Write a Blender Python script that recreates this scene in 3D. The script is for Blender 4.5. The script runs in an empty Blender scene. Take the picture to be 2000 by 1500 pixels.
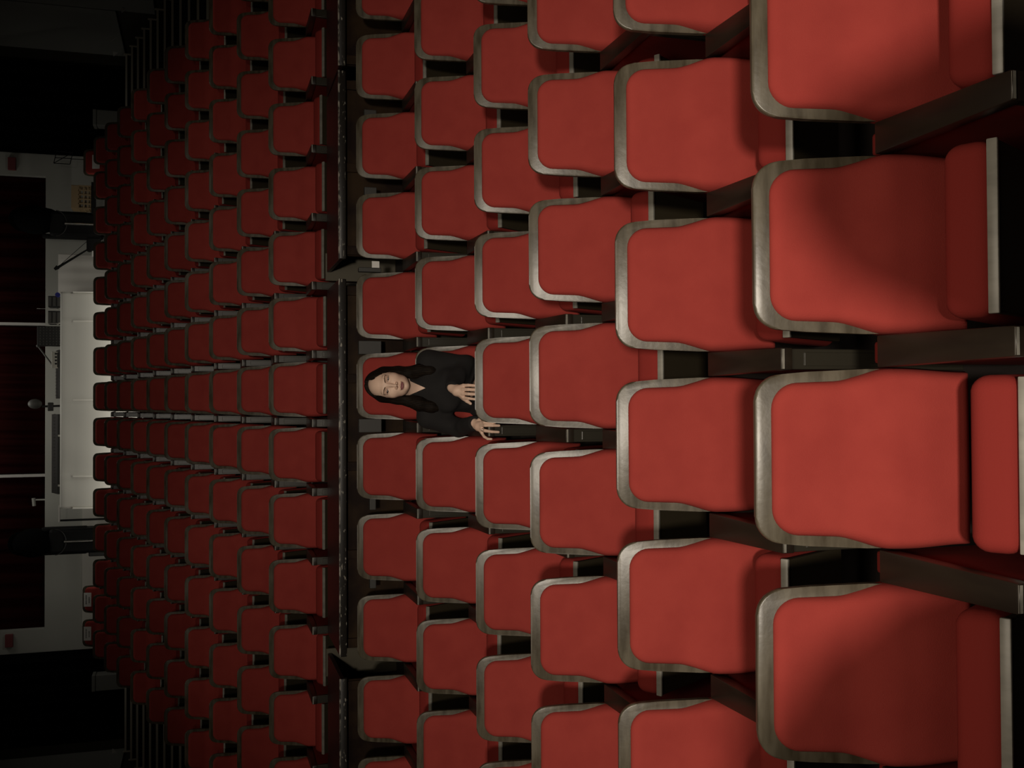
import bpy, bmesh, math, random
import numpy as np
from mathutils import Vector, Matrix

scene = bpy.context.scene
COL = scene.collection
random.seed(7)
R = math.radians

# ------------------------------------------------------------------ basics
def link(o, parent=None):
    COL.objects.link(o)
    if parent is not None:
        o.parent = parent
    return o

def tag(o, label=None, cat=None, group=None, kind=None):
    if label: o['label'] = label
    if cat: o['category'] = cat
    if group: o['group'] = group
    if kind: o['kind'] = kind
    return o

def empty(name, loc, rz=0.0, label=None, cat=None, group=None):
    o = bpy.data.objects.new(name, None)
    o.empty_display_size = 0.05
    o.location = loc
    o.rotation_euler = (0, 0, rz)
    link(o)
    return tag(o, label, cat, group)

def mesh_from(name, verts, faces, mat=None, smooth=True):
    me = bpy.data.meshes.new(name)
    me.from_pydata([tuple(v) for v in verts], [], [tuple(f) for f in faces])
    me.update()
    if mat:
        for m in (mat if isinstance(mat, (list, tuple)) else [mat]):
            me.materials.append(m)
    if smooth:
        for p in me.polygons: p.use_smooth = True
    return me

def bm_mesh(name, bm, mat=None, smooth=False, angle=None):
    bmesh.ops.recalc_face_normals(bm, faces=bm.faces)
    me = bpy.data.meshes.new(name)
    bm.to_mesh(me); bm.free()
    if mat:
        for m in (mat if isinstance(mat, (list, tuple)) else [mat]):
            me.materials.append(m)
    if smooth:
        for p in me.polygons: p.use_smooth = True
        if angle is not None and hasattr(me, 'set_sharp_from_angle'):
            me.set_sharp_from_angle(angle=angle)
    return me

def obj(name, me, parent=None, loc=(0, 0, 0), rot=(0, 0, 0)):
    o = bpy.data.objects.new(name, me)
    o.location = loc; o.rotation_euler = rot
    return link(o, parent)

def add_box(bm, x0, x1, y0, y1, z0, z1, bev=0.0, seg=2, mi=0):
    res = bmesh.ops.create_cube(bm, size=1.0)
    vs = res['verts']
    for v in vs:
        v.co = Vector(((x0 + x1) / 2 + v.co.x * (x1 - x0), (y0 + y1) / 2 + v.co.y * (y1 - y0), (z0 + z1) / 2 + v.co.z * (z1 - z0)))
    fs = set(f for v in vs for f in v.link_faces)
    for f in fs: f.material_index = mi
    if bev > 0:
        es = list(set(e for v in vs for e in v.link_edges))
        bmesh.ops.bevel(bm, geom=es, offset=bev, segments=seg, profile=0.5, affect='EDGES')

def add_tube(bm, p0, p1, r0, r1=None, n=12, mi=0):
    r1 = r0 if r1 is None else r1
    p0 = Vector(p0); p1 = Vector(p1); d = p1 - p0
    M = Matrix.Translation((p0 + p1) / 2) @ d.to_track_quat('Z', 'Y').to_matrix().to_4x4()
    res = bmesh.ops.create_cone(bm, cap_ends=True, segments=n, radius1=r0, radius2=r1, depth=d.length, matrix=M)
    for f in set(f for v in res['verts'] for f in v.link_faces): f.material_index = mi

def add_ball(bm, c, r, sx=1, sy=1, sz=1, u=16, v=10, mi=0):
    M = Matrix.Translation(c) @ Matrix.Diagonal((sx, sy, sz, 1))
    res = bmesh.ops.create_uvsphere(bm, u_segments=u, v_segments=v, radius=r, matrix=M)
    for f in set(f for w in res['verts'] for f in w.link_faces): f.material_index = mi

def box_mesh(name, dims, mat, bev=0.0, seg=2, smooth=False):
    bm = bmesh.new(); add_box(bm, *dims, bev=bev, seg=seg)
    return bm_mesh(name, bm, mat, smooth)

# ------------------------------------------------------------------ materials
def material(name, col, rough=0.6, metal=0.0, noise=None, bump=None, sheen=0.0, spec=0.5, coat=0.0):
    """noise = (scale, second colour, stretch xyz, low, high); bump = (scale, strength)"""
    m = bpy.data.materials.new(name); m.use_nodes = True
    nt = m.node_tree; b = nt.nodes['Principled BSDF']
    b.inputs['Base Color'].default_value = (*col, 1)
    b.inputs['Roughness'].default_value = rough
    b.inputs['Metallic'].default_value = metal
    b.inputs['Specular IOR Level'].default_value = spec
    b.inputs['Coat Weight'].default_value = coat
    if sheen:
        b.inputs['Sheen Weight'].default_value = sheen
        b.inputs['Sheen Roughness'].default_value = 0.45
        b.inputs['Sheen Tint'].default_value = (1, 0.35, 0.3, 1)
    tc = nt.nodes.new('ShaderNodeTexCoord')
    if noise:
        sc, c2, st, lo, hi = noise
        mp = nt.nodes.new('ShaderNodeMapping'); mp.inputs['Scale'].default_value = st
        oi = nt.nodes.new('ShaderNodeObjectInfo')
        add = nt.nodes.new('ShaderNodeVectorMath'); add.operation = 'ADD'
        nz = nt.nodes.new('ShaderNodeTexNoise'); nz.inputs['Scale'].default_value = sc; nz.inputs['Detail'].default_value = 6
        rp = nt.nodes.new('ShaderNodeValToRGB')
        rp.color_ramp.elements[0].position = lo; rp.color_ramp.elements[0].color = (*col, 1)
        rp.color_ramp.elements[1].position = hi; rp.color_ramp.elements[1].color = (*c2, 1)
        sh = nt.nodes.new('ShaderNodeVectorMath'); sh.operation = 'SCALE'; sh.inputs['Scale'].default_value = 37.0
        cb = nt.nodes.new('ShaderNodeCombineXYZ')
        nt.links.new(oi.outputs['Random'], cb.inputs[0]); nt.links.new(oi.outputs['Random'], cb.inputs[2])
        nt.links.new(cb.outputs[0], sh.inputs[0])
        nt.links.new(tc.outputs['Object'], add.inputs[0]); nt.links.new(sh.outputs[0], add.inputs[1])
        nt.links.new(add.outputs[0], mp.inputs[0]); nt.links.new(mp.outputs[0], nz.inputs['Vector'])
        nt.links.new(nz.outputs['Fac'], rp.inputs[0]); nt.links.new(rp.outputs[0], b.inputs['Base Color'])
    if bump:
        nb = nt.nodes.new('ShaderNodeTexNoise'); nb.inputs['Scale'].default_value = bump[0]; nb.inputs['Detail'].default_value = 4
        bp = nt.nodes.new('ShaderNodeBump'); bp.inputs['Strength'].default_value = bump[1]; bp.inputs['Distance'].default_value = 0.003
        nt.links.new(tc.outputs['Object'], nb.inputs['Vector'])
        nt.links.new(nb.outputs['Fac'], bp.inputs['Height']); nt.links.new(bp.outputs[0], b.inputs['Normal'])
    return m

M = {}
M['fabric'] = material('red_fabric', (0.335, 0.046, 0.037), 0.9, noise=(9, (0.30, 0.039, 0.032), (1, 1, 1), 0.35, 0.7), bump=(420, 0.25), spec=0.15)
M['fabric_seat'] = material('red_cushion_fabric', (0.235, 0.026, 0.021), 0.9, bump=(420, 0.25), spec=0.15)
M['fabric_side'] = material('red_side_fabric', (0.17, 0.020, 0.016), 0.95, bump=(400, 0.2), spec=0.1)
M['frame'] = material('worn_varnished_wood', (0.108, 0.092, 0.064), 0.33, noise=(7, (0.050, 0.039, 0.023), (1, 4, 5), 0.38, 0.66), bump=(45, 0.12))
M['arm'] = material('dark_stained_wood', (0.021, 0.0145, 0.009), 0.42, noise=(5, (0.014, 0.009, 0.006), (6, 1, 6), 0.35, 0.7))
M['post'] = material('dark_panel', (0.030, 0.0265, 0.019), 0.33)
M['pan'] = material('dark_seat_board', (0.034, 0.026, 0.014), 0.55)
M['strip'] = material('grey_edge_strip', (0.27, 0.255, 0.22), 0.42, noise=(9, (0.19, 0.18, 0.155), (3, 1, 1), 0.35, 0.65))
M['desk'] = material('mahogany_top', (0.040, 0.013, 0.012), 0.40, noise=(3, (0.028, 0.009, 0.009), (1, 8, 8), 0.35, 0.65))
M['desk_front'] = material('mahogany_front', (0.036, 0.020, 0.009), 0.6, noise=(5, (0.013, 0.006, 0.004), (1, 4, 1), 0.35, 0.62), spec=0.12)
M['edge'] = material('chipped_dark_edge', (0.016, 0.013, 0.011), 0.35, noise=(70, (0.34, 0.31, 0.26), (.35, 1, 1), 0.63, 0.69))
M['worn'] = material('worn_arris', (0.030, 0.027, 0.023), 0.4, noise=(34, (0.36, 0.33, 0.28), (.5, 1, 1), 0.46, 0.60))
M['gap_board'] = material('olive_brown_board', (0.085, 0.072, 0.046), 0.6)
M['grey_bracket'] = material('grey_bracket', (0.042, 0.040, 0.036), 0.5)
M['floor'] = material('dark_carpet', (0.018, 0.012, 0.010), 0.95, bump=(300, 0.3))
M['stair'] = material('black_stair_carpet', (0.010, 0.009, 0.008), 0.95)
M['nosing'] = material('metal_nosing', (0.60, 0.55, 0.46), 0.45, 0.2)
M['wall'] = material('grey_plaster', (0.44, 0.44, 0.40), 0.85, noise=(1.2, (0.40, 0.40, 0.36), (1, 1, 1), 0.35, 0.65))
M['side_panel'] = material('grey_wall_panel', (0.15, 0.15, 0.135), 0.6)
M['black'] = material('black_drape', (0.003, 0.003, 0.003), 1.0, spec=0.05)
M['black_metal'] = material('black_metal', (0.006, 0.006, 0.006), 0.6, spec=0.2)
M['red_curtain'] = material('dark_red_curtain', (0.030, 0.0058, 0.0055), 1.0, spec=0.0)
M['white_paint'] = material('white_paint', (0.50, 0.48, 0.45), 0.6)
M['cloth'] = material('white_cloth', (0.72, 0.71, 0.65), 0.85, bump=(200, 0.1))
M['seam'] = material('bright_seam', (0.95, 0.93, 0.86), 0.8)
M['lit_low_wall'] = material('lit_lower_wall', (0.62, 0.60, 0.54), 0.8)
M['lit_wall_tone'] = material('lit_wall_grey', (0.52, 0.50, 0.46), 0.85)
M['chrome'] = material('chrome', (0.85, 0.84, 0.8), 0.18, 1.0)
M['crate'] = material('tan_crate_plastic', (0.27, 0.19, 0.10), 0.6)
M['paper'] = material('white_paper', (0.80, 0.78, 0.74), 0.8)
M['ink'] = material('black_ink', (0.03, 0.03, 0.03), 0.8)
M['sign_red'] = material('exit_sign_red', (0.20, 0.042, 0.045), 0.6)
M['panel_grey'] = material('grey_device_panel', (0.10, 0.098, 0.09), 0.45)
M['panel_dark'] = material('dark_device_panel', (0.022, 0.0215, 0.020), 0.45)
M['led_white'] = material('pale_button', (0.62, 0.60, 0.54), 0.5)
M['blue'] = material('blue_plastic', (0.03, 0.04, 0.40), 0.5)
M['skin'] = material('skin', (0.80, 0.57, 0.445), 0.5, noise=(14, (0.75, 0.51, 0.39), (1, 1, 1), 0.35, 0.7), spec=0.4)
M['lip'] = material('lips', (0.27, 0.095, 0.10), 0.45)
M['sclera'] = material('eye_white', (0.27, 0.22, 0.19), 0.4)
M['iris'] = material('dark_iris', (0.018, 0.010, 0.007), 0.25)
M['brow'] = material('dark_brow', (0.10, 0.052, 0.030), 0.8)
M['lid'] = material('eyelid_shade', (0.26, 0.13, 0.085), 0.7)
M['hair'] = material('dark_brown_hair', (0.007, 0.0045, 0.003), 0.7, noise=(30, (0.014, 0.009, 0.006), (4, 4, 0.4), 0.4, 0.65), spec=0.12)
M['blouse'] = material('black_knit', (0.007, 0.006, 0.0062), 0.9, noise=(12, (0.010, 0.0085, 0.0085), (1, 1, 1), 0.35, 0.65))
M['trousers'] = material('black_trousers', (0.009, 0.008, 0.008), 0.85)
M['shoe'] = material('black_leather', (0.010, 0.010, 0.010), 0.35)
M['silver'] = material('silver', (0.75, 0.74, 0.72), 0.2, 1.0)

# ------------------------------------------------------------------ seat parts
LEAN = R(16)
TOP = 0.88
SA, CA = math.sin(LEAN), math.cos(LEAN)
def back_pt(x, s, d):
    return (x, -s * SA - d * CA, TOP - s * CA + d * SA)

def smooth01(t):
    t = max(0.0, min(1.0, t)); return t * t * (3 - 2 * t)

S_TOP, S_BOT = 0.037, 0.500
def pad_w(s):
    w = 0.1745 + 0.007 * min(s / 0.2, 1)
    w += 0.0315 * smooth01((s - 0.185) / 0.125)
    return w - 0.010 * smooth01((s - 0.33) / 0.17)
PR = 0.060
def pad_half(s):
    w = pad_w(s); t = s - S_TOP
    if t < PR: w = w - PR + math.sqrt(max(PR * PR - (PR - t) ** 2, 0))
    return w
def pad_thick(s):
    return 0.020 + 0.006 * smooth01((s - .05) / .15) + 0.030 * smooth01((s - 0.19) / 0.13) - 0.020 * smooth01((s - 0.36) / 0.14)

def make_pad():
    ss = [S_TOP + PR * (1 - math.cos(i / 8 * math.pi / 2)) for i in range(8)]
    n = 30
    ss += [S_TOP + PR + (S_BOT - 0.03 - S_TOP - PR) * i / n for i in range(n + 1)]
    ss += [S_BOT - 0.03 + 0.03 * math.sin(i / 6 * math.pi / 2) for i in range(1, 7)]
    m = 34
    aa = [math.sin(-math.pi / 2 + math.pi * j / m) * 0.55 + (-1 + 2 * j / m) * 0.45 for j in range(m + 1)]
    V, F = [], []
    ER = 0.030
    for s in ss:
        h = pad_half(s); w = pad_w(s)
        for a in aa:
            x = a * h
            t = s - S_TOP
            if t < PR and abs(x) > w - PR:
                d = PR - math.hypot(PR - t, abs(x) - (w - PR))
            else:
                d = min(w - abs(x), t)
            d = max(0.0, min(d, S_BOT - s))
            q = min(d / ER, 1)
            e = math.sqrt(max(0, 1 - (1 - q) ** 2))
            wrap = smooth01((s - 0.215) / 0.07)
            base = 0.001 - 0.017 * wrap * (1 - e)
            V.append(back_pt(x, s, base + (pad_thick(s) * (1 - .10 * (x / .2) ** 2)) * e))
    W = m + 1
    for i in range(len(ss) - 1):
        for j in range(m):
            F.append((i * W + j, (i + 1) * W + j, (i + 1) * W + j + 1, i * W + j + 1))
    # back skirt, closes the pad against the shell
    loop = [j for j in range(W)] + [i * W + m for i in range(1, len(ss))] + [(len(ss) - 1) * W + j for j in range(m - 1, -1, -1)] + [i * W for i in range(len(ss) - 2, 0, -1)]
    b0 = len(V)
    for k in loop:
        i = k // W; s = ss[i]
        x = V[k][0]
        wrap = smooth01((s - 0.215) / 0.07)
        V.append(back_pt(x * (1 - .02 * wrap), s, -0.002 - 0.02 * wrap))
    L = len(loop)
    for k in range(L):
        F.append((loop[k], loop[(k + 1) % L], b0 + (k + 1) % L, b0 + k))
    F.append(tuple(b0 + k for k in range(L)))
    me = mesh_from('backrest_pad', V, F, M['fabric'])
    bm = bmesh.new(); bm.from_mesh(me); bmesh.ops.recalc_face_normals(bm, faces=bm.faces); bm.to_mesh(me); bm.free()
    for p in me.polygons: p.use_smooth = True
    return me

def make_shell():
    r = 0.063; pts = []
    def ws(s): return 0.198 + 0.011 * min(s / 0.26, 1) - 0.012 * smooth01((s - .3) / .2)
    for i in range(9):
        a = math.pi / 2 * i / 8
        pts.append((ws(0) - r + r * math.sin(a), r - r * math.cos(a)))
    for s in (0.12, 0.19, 0.26, 0.33, 0.42, 0.50): pts.append((ws(s), s))
    left = [(-x, s) for x, s in reversed(pts)]
    outline = pts + left
    bm = bmesh.new()
    fr = [bm.verts.new(back_pt(x, s, 0.0)) for x, s in outline]
    bk = [bm.verts.new(back_pt(x, s, -0.020)) for x, s in outline]
    n = len(outline)
    bm.faces.new(fr); bm.faces.new(list(reversed(bk)))
    for i in range(n):
        bm.faces.new((fr[i], bk[i], bk[(i + 1) % n], fr[(i + 1) % n]))
    es = [e for e in bm.edges if (e.verts[0] in fr and e.verts[1] in fr) or (e.verts[0] in bk and e.verts[1] in bk)]
    bmesh.ops.bevel(bm, geom=es, offset=0.005, segments=3, profile=0.5, affect='EDGES')
    return bm_mesh('backrest_shell', bm, M['frame'], True, R(38))

CL, CT, CW = 0.37, 0.10, 0.196
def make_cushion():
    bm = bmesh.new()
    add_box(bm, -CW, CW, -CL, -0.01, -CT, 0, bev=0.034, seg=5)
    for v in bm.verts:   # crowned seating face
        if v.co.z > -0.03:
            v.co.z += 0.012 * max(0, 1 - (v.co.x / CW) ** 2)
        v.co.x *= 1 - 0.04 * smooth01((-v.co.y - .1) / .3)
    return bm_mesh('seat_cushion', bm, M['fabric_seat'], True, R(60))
def make_pan():
    bm = bmesh.new()
    add_box(bm, -CW + .014, CW - .014, -CL + .004, -0.03, -CT - 0.016, -CT + .004, bev=0.004, seg=2)
    return bm_mesh('seat_board', bm, M['pan'])
def make_strip():
    bm = bmesh.new()
    add_box(bm, -CW + .012, CW - .012, -CL - 0.003, -CL + 0.009, -CT - 0.018, -CT + 0.005, bev=0.003, seg=2)
    return bm_mesh('edge_strip', bm, M['strip'], True, R(40))
ARM_Z = 0.605
def make_arm():
    bm = bmesh.new()
    add_box(bm, -.5, .5, 0, 1, 0, 1)
    for v in bm.verts:
        t = v.co.y
        w = 0.060 + 0.015 * t
        v.co = Vector((v.co.x * w, -0.505 + 0.425 * t, ARM_Z - 0.036 + 0.036 * v.co.z))
    bmesh.ops.bevel(bm, geom=list(bm.edges), offset=0.003, segments=2, profile=.5, affect='EDGES')
    add_box(bm, -.0285, .0285, -0.5075, -0.5035, ARM_Z - .011, ARM_Z - .001, .0012, 1, mi=1)  # pale strip paints the lit front edge of the armrest
    return bm_mesh('armrest', bm, [M['arm'], M['strip']], True, R(40))
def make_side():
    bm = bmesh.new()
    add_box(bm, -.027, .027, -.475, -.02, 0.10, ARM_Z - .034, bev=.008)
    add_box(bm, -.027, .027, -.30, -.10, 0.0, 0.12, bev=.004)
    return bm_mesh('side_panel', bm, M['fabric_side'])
def make_post():
    bm = bmesh.new()
    add_box(bm, -.0285, .0285, -.499, -.470, 0.0, ARM_Z - .034, bev=.003)
    add_box(bm, -.019, .019, -.503, -.495, 0.06, ARM_Z - .075, bev=.002)
    return bm_mesh('front_post', bm, M['post'])

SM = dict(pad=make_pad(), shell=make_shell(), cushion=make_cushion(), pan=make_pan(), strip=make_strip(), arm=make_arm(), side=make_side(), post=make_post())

def seat(x, y, z, label, group, fold=-58.0, right=True, left=False):
    t = empty('theatre_seat', (x, y, z), 0, label, 'seat', group)
    obj('backrest_shell', SM['shell'], t)
    obj('backrest_pad', SM['pad'], t)
    if fold == 0:
        loc, rot = (0, -0.11, 0.445), (0, 0, 0)
    else:
        loc, rot = (0, -0.104, 0.256), (R(fold), 0, 0)
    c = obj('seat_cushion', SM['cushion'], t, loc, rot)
    obj('seat_board', SM['pan'], t, loc, rot)
    obj('edge_strip', SM['strip'], c)
    for on, dx in ((right, 0.25), (left, -0.25)):
        if on:
            obj('armrest', SM['arm'], t, (dx, 0, 0))
            obj('side_panel', SM['side'], t, (dx, 0, 0))
            obj('front_post', SM['post'], t, (dx, 0, 0))
    return t

# (y of the backrest top, tread height)
ROWS = [(2.126, 0.0), (2.967, 0.0), (3.858, 0.0), (4.696, 0.004), (5.566, 0.116), (6.38, 0.324),
        (8.035, 0.762), (8.90, 0.972), (9.80, 1.193), (10.60, 1.42), (11.43, 1.641), (12.265, 1.862),
        (13.10, 2.083), (13.935, 2.304), (14.77, 2.525), (15.60, 2.746), (16.43, 2.967)]
ORD = ['first', 'second', 'third', 'fourth', 'fifth', 'sixth', 'seventh', 'eighth', 'ninth', 'tenth', 'eleventh']
NUM = ['no', 'one', 'two', 'three', 'four', 'five', 'six', 'seven', 'eight']
SIZES = {0: (-3, 3), 1: (-4, 4), 2: (-4, 4), 3: (-5, 5), 4: (-5, 5), 5: (-6, 6)}
TOPS = {0: {2: 'topmost', 1: 'second from top', 0: 'third from top', -1: 'bottom one'},
        1: {2: 'cut by the top edge', 1: 'second from top', 0: 'third from top', -1: 'fourth from top', -2: 'cut by the bottom edge'}}
PX = 0.5
for i, (ry, rz) in enumerate(ROWS):
    off = -0.1375 if i < 2 else 0.10
    if i < 6: k0, k1 = SIZES[i]
    else: k0, k1 = -7, 7
    ks = list(range(k0, k1 + 1))
    if i == 16: ks = [-7, -6, 7]
    for k in ks:
        rownm = ('the ' + ['front', 'second', 'third', 'fourth', 'fifth', 'sixth'][i] + ' row from the camera') if i < 6 else ('the ' + ORD[i - 6] + ' row behind the long desks')
        rowgrp = 'seats of ' + rownm
        if i < 2:
            kk = k
            if kk in TOPS[i]:
                lab = 'large red seat in %s, %s' % (rownm, TOPS[i][kk] + (' of the photo' if 'edge' not in TOPS[i][kk] else ''))
            else:
                lab = 'red theatre seat in %s, %s beyond the photo %s edge' % (rownm[4:].split(' from')[0], NUM[min(abs(kk), 8)], 'top' if kk > 0 else 'bottom')
        elif i == 16:
            lab = {-7: 'red theatre seat with a white reserved sign, bottommost in the last row',
                   -6: 'red theatre seat with a white reserved sign, second from bottom in the last row',
                   7: 'red theatre seat at the top end of the last row, white sign half hidden'}[k]
        elif k == 0:
            lab = "red theatre seat in %s, in the woman's column" % rownm
            if i == 4: lab = 'red theatre seat with lowered cushion that the woman in black sits on'
            if i == 5: lab = "red theatre seat directly behind the seated woman's head"
            if i == 3: lab = 'red theatre seat directly in front of the seated woman, hiding her knees'
        else:
            lab = 'red theatre seat, %s, %s %s %s the woman' % (rownm[4:], NUM[abs(k)], 'column' if abs(k) == 1 else 'columns', 'above' if k > 0 else 'below')
        if i == 4 and k == 0: fold = 0
        else: fold = -58 + random.uniform(-2.5, 2.5)
        if i == 0: fold = -58 + {2: -2, 1: -4, 0: 4, -1: -2}.get(k, 0)
        seat(off + PX * k, ry, rz, lab, rowgrp, fold, True, k == ks[0] or (i == 16 and k == 7))

# ------------------------------------------------------------------ floor, walls
def struct(name, me, loc=(0, 0, 0)):
    o = obj(name, me, None, loc); o['kind'] = 'structure'; return o

bm = bmesh.new()
steps = [(-3.2, 0.0)] + [(ROWS[n][0] - 0.60, ROWS[n][1]) for n in (4, 5)] + [(6.62, ROWS[6][1])] + [(ROWS[n][0] - 0.58, ROWS[n][1]) for n in range(7, 17)] + [(18.62, None)]
for (ya, za), (yb, zb) in zip(steps[:-1], steps[1:]):
    add_box(bm, -3.92 if za > 0.7 else -5.65, 4.02 if za > .7 else 5.75, ya, yb + 0.02 if zb is not None else yb, za - 0.5 if za > .3 else -0.3, za)
struct('floor', bm_mesh('floor', bm, M['floor']))

# back wall: grey plaster with three dark red curtained bays behind white mullions
bm = bmesh.new()
add_box(bm, -5.75, 5.85, 18.6, 18.8, 0, 4.66)
add_box(bm, -5.75, -3.74, 18.6, 18.8, 4.66, 7.2)
add_box(bm, 3.81, 5.85, 18.6, 18.8, 4.66, 7.2)
add_box(bm, -3.74, 3.81, 18.6, 18.8, 6.6, 7.2)
struct('wall_back', bm_mesh('wall_back', bm, M['wall']))
for n, xm in enumerate((-1.19, 1.33)):
    struct('trim_%d' % (n + 1), box_mesh('trim', (xm - .022, xm + .022, 18.60, 18.68, 4.66, 6.6), M['white_paint']))
struct('trim_11', box_mesh('trim', (-3.72, -1.60, 18.56, 18.6, 2.9, 4.08), M['lit_low_wall']))  # paler board paints the brighter light low on the back wall
bays = [(-3.74, -1.22, 'bottom'), (-1.16, 1.30, 'middle'), (1.36, 3.81, 'top')]
for xa, xb, nm in bays:
    V, F = [], []
    n = 60
    for j in range(n + 1):
        x = xa + (xb - xa) * j / n
        y = 18.755 + 0.03 * math.sin(j * 0.9) + 0.012 * math.sin(j * 2.3 + 1)
        V += [(x, y, 4.655), (x, y, 6.62)]
    for j in range(n): F.append((2 * j, 2 * j + 2, 2 * j + 3, 2 * j + 1))
    o = obj('red_curtain', mesh_from('red_curtain', V, F, M['red_curtain']))
    md = o.modifiers.new('thick', 'SOLIDIFY'); md.thickness = 0.01
    tag(o, 'dark red curtain filling the %s bay of the back wall window' % nm, 'curtain', 'dark red curtains in the back wall')

for sx, nm in ((1, 'right'), (-1, 'left')):
    x = 5.72 if sx > 0 else -5.62
    bm = bmesh.new()
    add_box(bm, min(x, x + sx * .15), max(x, x + sx * .15), -3.2, 18.8, 0, 7.2)
    struct('wall_' + nm, bm_mesh('wall', bm, M['post']))
    # big grey panels, stepping up with the stair
    for j in range(4):
        ya = 9.6 + j * 2.05; yb = ya + 2.02
        zb = 1.45 + 0.2653 * (ya + 1.0 - 9.6)
        tb = box_mesh('acoustic_panel', (min(x - sx * .045, x - sx * .012), max(x - sx * .045, x - sx * .012), ya, yb, zb, 7.0), M['side_panel'], .006)
        o = struct('trim_%d' % (3 + j + (0 if sx > 0 else 4)), tb)

# stage behind the camera is not in view; side stairs
def stair(x0, x1, label, outer):
    t = empty('staircase', ((x0 + x1) / 2, 6.9, 0), 0, label, 'stairs')
    ox, oy = (x0 + x1) / 2, 6.9
    sm = box_mesh('step', (x0 - ox, x1 - ox, 0, 0.45, -0.45, 0), M['stair'])
    bm = bmesh.new()
    add_box(bm, x0 - ox, x1 - ox, -0.006, 0.020, -0.024, 0.005)
    e = (x1 if outer > 0 else x0) - ox
    add_box(bm, e - .012, e + .012, -0.008, 0.0, -0.10, 0.03)
    nm = bm_mesh('nosing', bm, M['nosing'])
    for j in range(-3, 22):
        y = 15.86 - 0.4165 * j; z = 2.972 - 0.1105 * j
        s = obj('step', sm, t, (0, y - oy, z))
        if j == -3:
            s.data = box_mesh('landing', (x0 - ox, x1 - ox, 0, 1.44, -0.45, 0), M['stair'])
        obj('nosing', nm, s)
    return t
stair(4.03, 5.50, 'dark side stair with pale nosing strips at the top of the photo', 1)
stair(-5.42, -3.93, 'dark side stair with pale nosing strips at the bottom of the photo', -1)

# small wall lights by the stairs (unlit)
def wall_lamp(loc, label, sx):
    bm = bmesh.new()
    vs = [bm.verts.new(p) for p in ((0, -.045, .035), (0, .045, .035), (-sx * .06, -.03, .035), (-sx * .06, .03, .035), (0, -.02, -.03), (0, .02, -.03))]
    for f in ((0, 1, 3, 2), (0, 2, 4), (1, 5, 3), (2, 3, 5, 4), (0, 4, 5, 1)): bm.faces.new([vs[q] for q in f])
    o = obj('wall_lamp', bm_mesh('wall_lamp', bm, M['white_paint']), None, loc)
    return tag(o, label, 'lamp', 'small wedge lamps on the side walls')
for sx, X in ((1, 5.674), (-1, -5.574)):
    w = 'top' if sx > 0 else 'bottom'
    wall_lamp((X, 17.6, 3.49), 'small pale wedge wall lamp at the photo %s, nearest the back wall' % w, sx)
    wall_lamp((X, 16.9, 3.47), 'small pale wedge wall lamp at the photo %s, halfway along the stair' % w, sx)
    if sx > 0: wall_lamp((X, 15.6, 3.22), 'small pale wedge wall lamp at the photo top, nearest the camera', sx)

# black drapes flanking the back wall
for xa, xb, nm in ((4.15, 5.68, 'top'), (-5.58, -4.09, 'bottom')):
    V, F = [], []; n = 50
    for j in range(n + 1):
        x = xa + (xb - xa) * j / n; y = 18.42 + 0.05 * math.sin(j * 0.8) + .02 * math.sin(j * 1.9)
        V += [(x, y, 3.33), (x, y, 7.1)]
    for j in range(n): F.append((2 * j, 2 * j + 2, 2 * j + 3, 2 * j + 1))
    o = obj('black_drape', mesh_from('black_drape', V, F, M['black']))
    md = o.modifiers.new('thick', 'SOLIDIFY'); md.thickness = 0.012
    tag(o, 'tall black drape beside the grey back wall at the %s of the photo' % nm, 'drape', 'black drapes beside the back wall')
for xc, nm in ((4.70, 'top'), (-4.55, 'bottom')):  # boxes put in place of the lit patches of corner wall
    t = empty('lit_patch_box', (xc, 18.1, 3.31), 0, 'grey box standing for a lit wall patch in the dark corner at the photo %s' % nm, 'case', 'grey stand-in boxes in the back corners')
    obj('patch_body', box_mesh('patch_body', (-.13, .13, -.12, .12, .0, .50), M['side_panel'], .01), t)
    obj('lid', box_mesh('lid', (-.135, .135, -.125, .125, .505, .56), M['side_panel'], .01), t)

# ------------------------------------------------------------------ long desks between the two blocks
RIB = box_mesh('rib', (-.03, .03, -.19, -.165, 0, .46), M['desk_front'], .003)
def desk(x0, x1, label):
    xc = (x0 + x1) / 2; h = (x1 - x0) / 2
    t = empty('long_desk', (xc, 7.0, 0.762), 0, label, 'desk', 'long dark desks across the hall')
    obj('desktop', box_mesh('desktop', (-h, h, -.235, .45, .475, .503), M['desk'], .003), t)
    obj('front_edge', box_mesh('front_edge', (-h, h, -.262, -.232, .458, .508), M['edge'], .006, 3, True), t)
    obj('worn_arris', box_mesh('worn_arris', (-h, h, -.2645, -.2595, .4995, .5095), M['worn'], .001), t)
    obj('front_panel', box_mesh('front_panel', (-h + .034, h - .034, -.17, -.14, 0, .475), M['desk_front'], .003), t)
    n = max(2, int(round((x1 - x0) / 0.62)))
    for j in range(n + 1):
        x = -h + .07 + (2 * h - .14) * j / n
        obj('rib', RIB, t, (x, 0, 0))
    for s in (-1, 1):
        obj('end_panel', box_mesh('end_panel', (s * (h - .30) - .015, s * (h - .30) + .015, -.135, .44, 0, .475), M['desk_front'], .003), t)
    return t
desk(0.94, 2.185, 'long dark desk with worn edge, just above the woman in the photo')
desk(-1.66, 0.81, "longest dark desk with worn edge, directly behind the woman's row")
desk(2.215, 5.0, 'long dark desk with worn edge running off at the photo top')
desk(-5.0, -1.80, 'long dark desk with chipped white edge running off at the photo bottom')
for x, h, nm in ((0.980, .14, 'above the woman'), (-1.87, .13, 'below the woman')):
    o = obj('upright_board', box_mesh('upright_board', (-.10, .10, -.012, .012, 0, .512), M['gap_board'], .004), None, (x, 7.475, .762))
    tag(o, 'olive brown upright board in the gap between the long desks, %s' % nm, 'board', 'boards between the long desks')
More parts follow.
